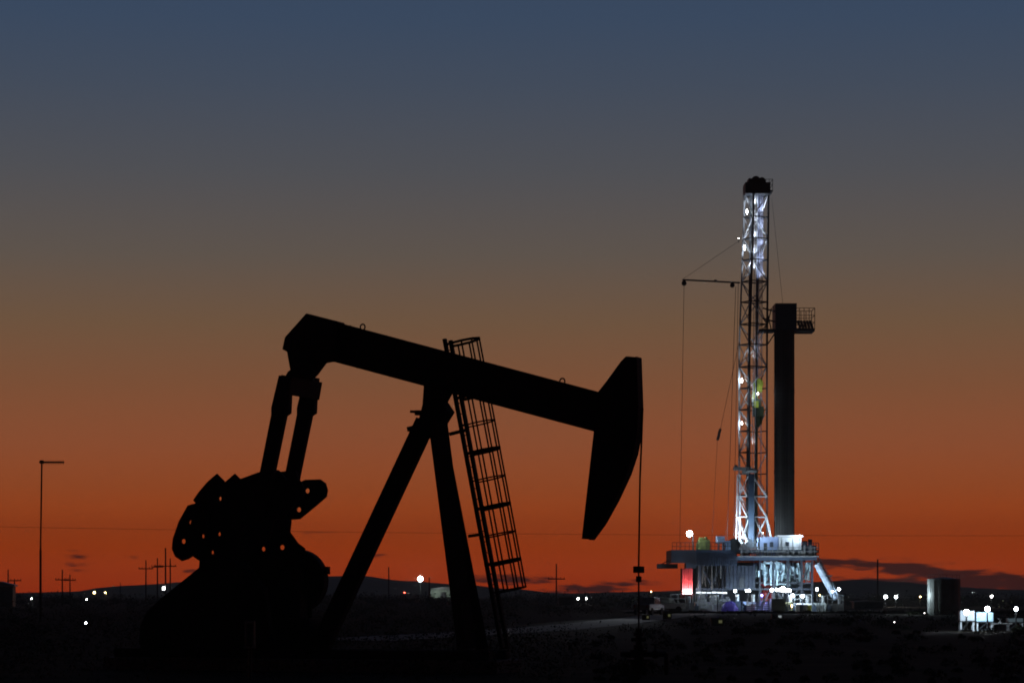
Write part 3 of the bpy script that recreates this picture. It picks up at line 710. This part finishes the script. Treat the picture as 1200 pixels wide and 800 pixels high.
# ------------------------------------------------------------------ equipment on the pad
def gbase(px, Y): return Vector(((px - 600) / F * Y, Y, 0.02))
pw = .42
def light_tower(px, py, Y, rp, label, m=LAMPW, power=0, n=1, col=(.66, .84, 1.0), group=None, dy=-.6, star=False):
    base = gbase(px, Y); top = at(px, py, Y); h = top.z - base.z; r = rp * Y / F
    t = thing('light_tower', base, label, 'light tower', group); r *= .68
    b = MB(); b.tube((0, 0, 0), (0, 0, h), max(.05, .25 * Y / F), 8); b.box((0, 0, .05), (.6, .6, .1)); b.build('pole', MASTD, t)
    if star: cluster(px, py, Y, r * 1.1, t, base, m)
    for k in range(0 if star else n):
        x = (k - (n - 1) / 2) * r * 2.3
        b = MB(); b.box((x, r * .35, 0 + h), (r * 2, r * .8, r * 1.9)); hd = b.build('lamp_head', MASTD, t)
        b = MB(); b.ball((x, -r * .15, h), r, 8, (1, .6, 1)); b.build('lens', m, hd, smooth=True)
    if power: lamp(top + Vector((0, r + .35, 0)), power * pw, col, .2, target=top + Vector((0, 10, -1.0)), angle=165, blend=.25)
    return t
TG = 'light towers around the rig'
light_tower(861.5, 692, 297, 2.2, 'lone light tower left of the rig box column with one round lamp', power=260)
light_tower(876.5, 691.5, 297, 2.0, 'light tower with a close pair of lamps beside the rig legs', power=320, n=2)
light_tower(904.5, 691, 296, 2.6, 'light tower just left of the brightest lamp cluster', power=300)
light_tower(917.5, 690, 295, 4.8, 'brightest light tower, three wide lamps under the doghouse', power=2600, star=True)
light_tower(912, 690.5, 294, 2.4, 'light tower close at the left of the brightest cluster', power=200, n=2)
light_tower(923, 691.5, 293, 2.6, 'light tower close at the right of the brightest cluster', power=200, n=2)
light_tower(929, 697.5, 294, 2.6, 'lower light tower right of the brightest lamp cluster', power=250)
light_tower(940.5, 698, 294, 2.8, 'light tower with one starry lamp before the stair foot', power=350, star=True)
light_tower(957.5, 690, 296, 2.2, 'light tower standing behind the escape slide', power=250)
light_tower(960.5, 697, 295, 1.2, 'low light tower with a warm lamp beside the escape slide', m=LAMPY)
light_tower(975.5, 692.5, 298, 1.5, 'smaller of the two light towers at the stair foot', power=60)
light_tower(983, 690, 298, 2.3, 'larger light tower at the far right end of the pad', power=200)

def railbox(name, label, cat, x0, y0, x1, y1, Y, depth, m, extra='ribs', group=None, seed=0):
    """a steel tank, skid or container on the pad; pixel extents give its size at distance Y"""
    rr = random.Random(seed); base = gbase((x0 + x1) / 2, Y); w = (x1 - x0) / F * Y; h = at(0, y0, Y).z - .02
    t = thing(name, base, label, cat, group)
    b = MB(); b.span((-w / 2, 0, .12), (w / 2, depth, h))
    if extra in ('ribs', 'rail'):
        n = max(3, int(w / .55))
        for k in range(n + 1): x = -w / 2 + w * k / n; b.span((x - .04, -.07, .12), (x + .04, 0, h))
    b.build('body', m, t)
    b = MB(); b.span((-w / 2 - .05, -.1, 0), (w / 2 + .05, .1, .118)); b.span((-w / 2 - .05, depth - .1, 0), (w / 2 + .05, depth + .1, .118)); b.build('skid', MASTD, t)
    if extra in ('rail', 'vents', 'door'):
        for k in range(max(2, int(w / .75))):
            x = rr.uniform(-w / 2, w / 2); mm = rr.choice((WHITE, GALV, TANK, MASTD, BLUE, WHITE, GALV)); kind = rr.random()
            if kind < .4: b = MB(); b.tube((x, -.35, 0), (x, -.35, h * rr.uniform(.6, 1.7)), rr.uniform(.05, .12), 7); b.build('riser_pipe', mm, t)
            elif kind < .75: b = MB(); hh = rr.uniform(.3, .8); b.span((x - .3, -.75, .02), (x + .2, -.25, hh)); b.tube((x - .05, -.5, hh), (x - .05, -.5, hh + .25), .1, 8); b.build('pump', mm, t, bevel=.03)
            else: b = MB(); b.tube((x, depth * .5, h), (x, depth * .5, h + .7), .22, 10); b.tube((x, depth * .5, h + .7), (x, depth * .5, h + .8), .28, 10); b.build('agitator_motor', mm, t)
    if extra == 'rail':
        b = MB()
        n = max(3, int(w / 1.0))
        for k in range(n + 1): x = -w / 2 + w * k / n; b.bar((x, .05, h), (x, .05, h + 1), .06)
        for z in (.5, 1.0): b.bar((-w / 2, .05, h + z), (w / 2, .05, h + z), .05)
        b.build('railing', GALV, t)
    if extra == 'door':
        b = MB(); b.span((-w * .1, -.05, .3), (w * .25, -.003, h - .3)); b.build('door', MASTD, t)
        b = MB(); b.span((w * .3, -.05, h * .5), (w * .42, -.003, h - .3)); b.build('window', LAMPY if 'lit' in label else DBLUE, t)
    if extra == 'vents':
        b = MB()
        for k in range(6): b.span((-w * .4 + w * .13 * k, -.04, h * .3), (-w * .4 + w * .13 * k + w * .08, -.003, h * .8)); 
        b.build('vent', MASTD, t)
        b = MB(); b.tube((w * .3, depth / 2, h), (w * .3, depth / 2, h + .8), .12, 8); b.build('exhaust_pipe', MASTD, t)
    return t
railbox('mud_tank', 'grey mud tank with top railing below the red wall panel', 'mud tank', 786, 706, 812, 717, 297, 2.5, STEEL, 'rail')
railbox('mud_tank', 'grey mud tank with top railing under the strip of lamps', 'mud tank', 815, 705, 846, 717, 298, 2.5, GALV, 'rail')
railbox('generator_container', 'blue grey generator box with vents and exhaust near the lone light tower', 'generator', 850, 704, 868, 717, 298, 2.4, BLUE, 'vents')
railbox('tool_container', 'pale blue tool container beside the generator box', 'container', 871, 704.5, 886, 717, 299, 2.4, mat('blue_paint_or_blue_light', (.35, .45, .68)), 'door')
railbox('olive_tank', 'dark olive square tank below the brightest lamps', 'tank', 904, 701, 920, 718, 292, 2.2, OLIVE, 'plain')
railbox('site_cabin', 'small cabin with a yellow lit window right of the olive tank', 'cabin', 920.6, 705, 929, 717, 294, 2.2, mat('cream_paint', (.55, .55, .35)), 'door')
railbox('mud_tank', 'white mud tank with railing below the starry lamp', 'mud tank', 931, 706.5, 951, 717, 297, 2.5, WHITE, 'rail')
railbox('pump_skid', 'pale pump skid with vents at the escape slide foot', 'pump skid', 953, 706, 968, 717, 297, 2.2, TANK, 'vents')
railbox('mud_tank', 'dim mud tank with railing at the right pad edge', 'mud tank', 970, 707, 988, 717, 299, 2.5, STEEL, 'rail')
lamp(gbase(893, 293.5) + Vector((0, 0, 2.0)), 170, (.25, .25, 1.), .1); lamp(gbase(857, 291) + Vector((0, 0, 2.4)), 40, (.6, .6, 1.), .1)  # the second light has no housing, added to brighten the tarpaulin
t = thing('beacon_lamp', gbase(893, 294), 'deep blue lamp on a short post behind the white sack heap', 'beacon lamp')
b = MB(); b.tube((0, 0, 0), (0, 0, 1.8), .04, 8); b.build('post', MASTD, t); b = MB(); b.ball((0, 0, 1.95), .16, 8); b.build('lens', emit('lamp_blue', (.12, .12, 1.), 6), t, smooth=True)
for px_, p_ in ((798, 40), (832, 70), (878, 90), (938, 190), (948, 120), (966, 110)): lamp(gbase(px_, 293.4) + Vector((0, 0, 2.6)), p_, (.8, .93, 1.), .1)  # fill points without housings, added to brighten the tank fronts
# violet tarpaulin heap on a skid
def heap(px, Y, w, h, m, label, name, cat):
    rr = random.Random(int(px)); t = MB()
    bmesh.ops.create_icosphere(t.b, subdivisions=3, radius=1)
    for v in t.b.verts: v.co = Vector((v.co.x * w / 2 * (1 + rr.uniform(-.12, .12)), v.co.y * w / 3, max(0, v.co.z) * h * (1 + rr.uniform(-.15, .15))))
    o = t.build(name, m, smooth=False); o.location = gbase(px, Y); return tag(o, label, cat)
heap(855, 292.5, 1.9, 1.25, PURP, 'violet tarpaulin heap in front of the generator box', 'tarpaulin_heap', 'tarpaulin')
heap(899, 294, 1.0, 1.2, WHITE, 'white crumpled sack heap left of the olive tank', 'sack_heap', 'sacks')
# drums and pipe posts
def drum(px, Y, m, label, g=None, r=.3, h=.9):
    b = MB(); b.lathe((0, 0, 0), [(r, 0), (r, h * .32), (r * 1.06, h * .34), (r, h * .36), (r, h * .64), (r * 1.06, h * .66), (r, h * .68), (r, h)], 14)
    o = b.build('oil_drum', m); o.location = gbase(px, Y); return tag(o, label, 'drum', g)
for i, px in enumerate((874, 878, 882)): drum(px, 293, (BLUE, WHITE, RED)[i], ('blue', 'white', 'red')[i] + ' drum in the row before the pale blue container', 'drums before the containers')
for i, px in enumerate((935, 939, 944, 948)): drum(px, 293, (WHITE, BLUE, GALV, YEL)[i], ('white', 'blue', 'bare metal', 'yellow')[i] + ' drum standing before the white mud tank', 'drums before the mud tank')
t = thing('pipe_rack', gbase(888, 292), 'steel pipe rack with upright posts left of the olive tank', 'pipe rack')
b = MB()
for k in range(5): b.tube((-1.2 + .6 * k, 0, 0), (-1.2 + .6 * k, 0, 1.6 + .5 * (k % 2)), .06, 8)
b.build('post', GALV, t); b = MB()
for k in range(5): b.tube((-1.3, -.1 - .01 * k, .3 + .22 * k), (1.3, -.1 - .01 * k, .3 + .22 * k), .08, 8)
b.build('pipe', GALV, t)
# vehicles at the edge of the pad
def pickup(px, Y, label, m, rz, lit=None):
    t = thing('pickup_truck', gbase(px, Y), label, 'pickup truck', 'parked pickups', rz)
    b = MB(); b.prism([(-2.6, .5), (2.6, .5), (2.65, .95), (1.5, 1.08), (.9, 1.75), (-.7, 1.8), (-.95, 1.1), (-2.6, 1.1)], -.9, .9); b.build('body', m, t, bevel=.05)
    b = MB(); b.prism([(1.32, 1.12), (.85, 1.66), (-.6, 1.7), (-.75, 1.12)], -.915, .915); b.build('side_window', mat('dark_glass', (.02, .02, .025), .1), t)
    for x in (-1.65, 1.7):
        for y in (-.82, .82):
            b = MB(); b.tube((x, y - .13, .38), (x, y + .13, .38), .38, 16); b.build('wheel', BLACK, t)
    for y in (-.65, .65):
        b = MB(); b.box((2.64, y, .8), (.06, .3, .18)); b.build('headlight', lit or GALV, t)
        b = MB(); b.box((-2.62, y, .9), (.05, .16, .3)); b.build('tail_light', mat('red_plastic', (.4, .02, .02)), t)
    return t
pickup(775, 288, 'white pickup truck parked left of the rig pad', WHITE, R(20))
pickup(760, 262, 'grey pickup truck parked beside the road with pale bonnet', GALV, R(70), LAMPD)
# dark boxes before the rig; a glowing patch on each imitates lamplight
def crate(px, py, Y, w, h, m, label, name='equipment_box', lit=None):
    t = thing(name, gbase(px, Y), label, 'equipment box')
    b = MB(); b.span((-w / 2, 0, .1), (w / 2, w * .7, h)); b.build('body', m, t, bevel=.03)
    b = MB(); b.span((-w / 2 - .03, -.03, h + .002), (w / 2 + .03, w * .7 + .03, h + .06)); b.build('lid', m, t)
    b = MB(); b.span((w * .08, -.05, h * .5), (w * .36, -.003, h * .85)); b.build('lamplight_patch', lit or STEEL, t)
    return t
YD = emit('yellow_lamplight_patch', (.75, .75, .3), .08)
crate(782, 728, 208, .7, .6, OLIVE, 'olive equipment box with a dim yellow glow standing in for lamplight near the road end', lit=YD)
crate(757, 729, 200, .6, .5, OLIVE, 'small olive equipment box with a dim yellow glow standing in for lamplight beside the wellhead', lit=YD)
crate(841, 735, 165, .8, .55, OLIVE, 'dark equipment box with a dim yellow glow standing in for lamplight alone before the rig', lit=YD)
crate(911, 728, 205, .9, .5, TANK, 'grey equipment box with a pale glow standing in for lamplight before the olive tank', lit=emit('white_lamplight_patch', (.85, .95, 1.), .3))

# ------------------------------------------------------------------ tank and chemical stands on the right
TB = gbase(1106, 264)
t = thing('storage_tank', TB, 'big round steel oil tank lit along its left side', 'tank')
r = 19 / F * 264; h = at(0, 679, 264).z
b = MB(); b.lathe((0, 0, 0), [(r, 0), (r, h * .33), (r * 1.012, h * .335), (r, h * .34), (r, h * .66), (r * 1.012, h * .665), (r, h * .67), (r, h), (r * 1.02, h + .01), (r * 1.02, h + .06), (.3, h + .25)], 48); b.build('shell', TANK, t, smooth=True)
b = MB()
for s in (-.2, .2): b.bar((-r * .35 + s, -r * .99, 0), (-r * .35 + s, -r * .99, h + .9), .05)
for k in range(14): b.bar((-r * .35 - .2, -r * .99, .3 * k + .2), (-r * .35 + .2, -r * .99, .3 * k + .2), .03)
b.build('ladder', GALV, t)
b = MB(); b.tube((r * .2, -r * 1.0, 0), (r * .2, -r * 1.0, h * .95), .06, 8); b.build('fill_pipe', GALV, t)
b = MB()
for k in range(25): a = math.pi * (1 + k / 24); b.bar((r * .97 * math.cos(a), r * .97 * math.sin(a), h), (r * .97 * math.cos(a), r * .97 * math.sin(a), h + .5), .03) if k % 3 == 0 else None
b.path([(r * .97 * math.cos(math.pi * (1 + k / 24)), r * .97 * math.sin(math.pi * (1 + k / 24)), h + .5) for k in range(25)], .02, 5); b.build('railing', STEEL, t)
b = MB()
for k in range(10): a = math.pi * (1 + (k + .5) / 10); b.bar((r * 1.004 * math.cos(a), r * 1.004 * math.sin(a), .02), (r * 1.004 * math.cos(a), r * 1.004 * math.sin(a), h * .97), .03)
b.build('seam', TANK, t)
light_tower(1083.5, 718, 262, .9, 'low lamp post at the left foot of the big tank', LAMPS)
lamp(TB + Vector((-r - 1.3, .1, 2.0)), 260, (.8, .95, 1.))

def chem(px0, px1, py0, py1, pyb, Y, m, label, name='chemical_tank'):
    base = gbase((px0 + px1) / 2, Y); base.z = 0; w = (px1 - px0) / F * Y; z0, z1 = at(0, py1, Y).z, at(0, py0, Y).z
    t = thing(name, base, label, 'chemical tank', 'chemical tanks on stands')
    b = MB(); b.span((-w / 2, -w * .35, z0), (w / 2, w * .35, z1)); b.build('tank_body', m, t, bevel=.04)
    b = MB(); b.tube((0, 0, z1), (0, 0, z1 + .06), .12, 12); b.build('tank_lid', MASTD, t)
    for sx in (-1, 1):
        for sy in (-1, 1):
            b = MB(); b.bar((sx * (w / 2 - .06), sy * (w * .35 - .06), 0), (sx * (w / 2 - .06), sy * (w * .35 - .06), z0 - .05), .09); b.build('leg', WHITE, t)
    b = MB(); b.span((-w / 2 - .03, -w * .35 - .03, z0 - .05), (w / 2 + .03, w * .35 + .03, z0 - .003)); b.bar((-w / 2 + .1, -w * .3, .05), (w * .1, -w * .3, z0 - .05), .05); b.build('stand_frame', MASTD, t)
    return t
chem(1124, 1141, 715, 727, 741, 150, WHITE, 'white chemical tank on legs, nearest the big tank')
chem(1143, 1163, 717, 728, 741, 150, mat('pale_cyan_paint', (.45, .62, .7)), 'pale blue chemical tank on legs beside the white one')
chem(1180, 1198, 724, 728.5, 740, 152, TANK, 'low grey chemical tank on legs at the right edge')
light_tower(1132.5, 717, 147.5, 5.0, 'bright light tower before the white chemical tank', power=230, star=True)
light_tower(1157, 713, 148.5, 4.6, 'bright light tower before the pale blue chemical tank', power=230, star=True)
light_tower(1190.5, 713, 149, 3.4, 'bright light tower above the low grey chemical tank', power=70, star=True)
t = thing('pipe_manifold', at(1172, 730, 149) * Vector((1, 1, 0)).x if False else gbase(1172, 149), 'grey pipe manifold between the chemical tanks', 'pipe manifold')
b = MB(); b.tube((-.5, 0, .42), (.7, 0, .42), .05, 8); b.tube((-.4, 0, .0), (-.4, 0, .42), .05, 8); b.tube((.5, 0, 0), (.5, 0, .42), .05, 8); b.build('pipe', GALV, t)
b = MB(); b.ball((0, 0, .46), .1, 8); b.tube((0, 0, .46), (0, 0, .7), .02, 6); b.tube((0, 0, .68), (0, 0, .71), .12, 10); b.build('valve', GALV, t)

# ------------------------------------------------------------------ distant lamps, poles, buildings
def yard_light(px, py, Y, rp, label, m=LAMPS, power=0, col=(1, .97, .9)):
    t = thing('yard_light', gbase(px, Y) * 1, label, 'yard light', 'distant yard lights'); top = at(px, py, Y); h = top.z; r = rp * .7 * Y / F
    b = MB(); b.tube((0, .3 + r, -.02), (0, .3 + r, h + r * .5), .3 * Y / F, 6); b.bar((0, .3 + r, h + r * .5), (0, 0, h + r * .5), .12); b.build('pole', MASTD, t)
    b = MB(); b.ball((0, 0, h), r, 8, (1, .7, 1)); b.build('lens', m, t, smooth=True)
    if m is not LAMPD and Y > 220: lamp(top + Vector((0, -r - .1, 0)), rp * rp * Y * .14, col if m in (LAMPS, LAMPW) else ((1, .6, .25) if m is LAMPY else (1, .08, .05)), .1)
yard_light(37, 701, 420, .9, 'tiny white yard light at the foot of the antenna mast')
yard_light(110.5, 694, 700, 2.0, 'warm yellow yard light, the brighter of the close pair', LAMPY)
yard_light(123.5, 694, 720, 1.3, 'warm yellow yard light, the dimmer of the close pair', LAMPY)
yard_light(101.5, 702, 500, 1.0, 'tiny pink white yard light below the yellow pair')
yard_light(100.5, 730, 140, 1.6, 'lone bluish lamp low in the dark ground on the left', LAMPW)
yard_light(192.5, 689, 800, 3.2, 'bright white yard light below the cluster of utility poles', LAMPS)
yard_light(211, 686, 800, 1.6, 'white yard light half hidden by the belt guard slope', LAMPS)
yard_light(492.5, 678, 900, 4.4, 'brightest distant yard light between the pumpjack legs', LAMPW)
yard_light(529, 677, 900, 2.3, 'white yard light at the front leg of the pumpjack', LAMPS)
yard_light(474, 694, 700, 1.2, 'dim red lamp between the pumpjack legs', LAMPR)
yard_light(530, 701, 600, 1.5, 'red orange lamp close to the front leg of the pumpjack', LAMPR)
yard_light(677.5, 701, 500, 1.6, 'left lamp of the small white pair under the horsehead', LAMPS)
yard_light(687, 701, 500, 1.2, 'right lamp of the small white pair under the horsehead', LAMPS)
yard_light(763, 693, 270, .9, 'small warm lamp between the wellhead and the rig', LAMPY)
yard_light(1038, 699, 420, 2.6, 'left lamp of the white pair between rig and tank', LAMPW, 300)
yard_light(1050, 699, 420, 2.4, 'right lamp of the white pair between rig and tank', LAMPW, 300)
yard_light(1078.5, 699, 420, 1.2, 'small warm lamp just left of the big tank', LAMPY)
yard_light(1048, 729, 180, .8, 'small white lamp low in the ground before the big tank', LAMPS)
yard_light(1162, 698.5, 400, 2.0, 'round white lamp behind the chemical tanks', LAMPS)
yard_light(1139.5, 694, 500, .7, 'faint tiny lamp right of the big tank', LAMPD)
# added narrow beam with no housing, brightens the dirt road
lamp(at(763, 693, 262) + Vector((-1.5, 0, 3.5)), 9000, (.85, .93, 1.), .3, target=(7.5, 196, 0), angle=9, blend=1)

def house(px0, px1, py0, py1, Y, m, label, name='shed', cat='shed'):
    w = (px1 - px0) / F * Y; h = (at(0, py0, Y).z); base = gbase((px0 + px1) / 2, Y)
    t = thing(name, base, label, cat)
    b = MB(); b.span((-w / 2, 0, 0), (w / 2, w * .6, h * .8)); b.build('wall', m, t)
    b = MB(); b.prism([(-w / 2 - .3, h * .802), (w / 2 + .3, h * .802), (w / 2 + .3, h * .86), (0, h), (-w / 2 - .3, h * .86)], -.4, w * .6 + .4); b.build('roof', GALV, t)
    b = MB(); b.span((-w * .1, -.08, 0), (w * .15, -.003, h * .6)); b.build('door', MASTD, t)
house(505, 533, 687, 697, 905, mat('pale_green_paint', (.2, .27, .22)), 'pale green lit shed under the two distant yard lights')
lamp(at(497, 681, 885), 380, (.6, 1., .8), .5, target=at(522, 692, 905), angle=80)
house(655, 672, 697, 704, 480, STEEL, 'low dim shed beside the utility pole under the horsehead')
house(-14, 15, 681, 694, 420, STEEL, 'dark low building at the left edge of the view', 'building', 'building')
house(1001, 1035, 703, 712, 380, STEEL, 'dim long shed between the rig and the white lamp pair')

def pole(px, py, Y, arm=None, aw=8, label='', r=.15, insul=True):
    t = thing('utility_pole', gbase(px, Y) - Vector((0, 0, .02)), label, 'utility pole', 'utility poles along the horizon'); h = at(px, py, Y).z
    b = MB(); b.tube((0, 0, 0), (0, 0, h), r * 1.15, 8, r * .85); b.build('post', WOOD, t)
    if arm:
        z = at(px, arm, Y).z; w = aw / F * Y
        b = MB(); b.span((-w, -.28, z - .11), (w, -.14, z + .11)); b.build('crossarm', WOOD, t)
        b = MB()
        for k in (-.92, -.5, .5, .92): b.tube((w * k, -.21, z + .11), (w * k, -.21, z + .4), .08, 6)
        b.build('insulator', STEEL, t)
pole(9.5, 667, 560, None, 0, 'bare utility pole by the dark building at the left edge')
pole(17, 678, 560, 680, 8, 'short crossarm pole at the far left edge')
pole(73, 667, 560, 679, 8, 'taller of two crossarm poles right of the antenna mast')
pole(82, 673, 600, 679.5, 7, 'shorter of two crossarm poles right of the antenna mast')
pole(171, 656, 560, 666, 8.5, 'crossarm pole standing left in the pole cluster by the belt guard')
pole(184.5, 653.5, 560, 664, 7, 'second pole of the cluster left of the counterweights')
pole(194, 641.5, 560, 663, 13, 'tallest pole of the cluster left of the counterweights, with wide crossarm', .18)
pole(199.5, 654, 560, None, 0, 'bare pole closest to the counterweights')
pole(455.5, 664, 600, None, 0, 'thin bare pole left of the brightest distant lamp')
pole(503, 676, 600, None, 0, 'short bare pole between the distant lamp and the green shed')
pole(652, 660, 550, 678, 10, 'crossarm pole standing alone under the horsehead')
pole(1028.5, 655, 500, None, 0, 'bare pole between the rig and the big tank', .17)
pole(141, 664 + 18, 620, None, 0, 'short stub pole under the smudge of cloud', .1)

# antenna mast on the left
base = at(47.5, 0, 200); base.z = 0
t = thing('antenna_mast', base, 'tall thin antenna mast with a sideways aerial on the left', 'antenna mast')
h = at(0, 541, 200).z
b = MB(); b.tube((0, 0, 0), (0, 0, h * .45), .09, 8); b.tube((0, 0, h * .45), (.1, 0, h), .065, 8); b.build('pole', BLACK, t)
b = MB(); b.tube((-.1, 0, h - .03), (1.85, 0, h - .03), .065, 6)
for k in range(9): x = .25 + .19 * k; b.tube((x, -.5, h - .03), (x, .5, h - .03), .02, 5); b.tube((x, 0, h - .22), (x, 0, h + .14), .022, 5)
b.box((.08, 0, h), (.26, .16, .26)); b.build('aerial', BLACK, t)

# a power line far behind, with its own poles beyond the picture's edges
t = thing('power_line', Vector((0, 400, 0)), 'long thin power line wire hanging across the whole view', 'power line')
b = MB(); pts = []
za, zb = at(0, 614, 400).z, at(0, 627, 400).z
for k in range(41): f = k / 40; pts.append(Vector((-100 + 200 * f, 0, za + (zb - za) * f - 1.2 * 4 * f * (1 - f) * .5)))
b.path(pts, .024, 5); b.build('wire', CAGE, t)
for s, z in ((-1, za), (1, zb)): b = MB(); b.tube((100 * s, 0, 0), (100 * s, 0, z + .5), .16, 8); b.build('post', WOOD, t)

# ------------------------------------------------------------------ evening air
b = MB(); b.span((-1850, -60, -1), (1850, 2100, 58)); hz_ = b.build('haze', bpy.data.materials.new('evening_air')); tag(hz_, kind='stuff')
hm = hz_.data.materials[0]; hm.use_nodes = True; t = hm.node_tree; t.nodes.clear()
vo = t.nodes.new('ShaderNodeVolumePrincipled'); vo.inputs['Density'].default_value = HAZE; vo.inputs['Color'].default_value = (.8, .92, .85, 1); vo.inputs['Anisotropy'].default_value = .0
ou = t.nodes.new('ShaderNodeOutputMaterial'); t.links.new(vo.outputs[0], ou.inputs['Volume'])
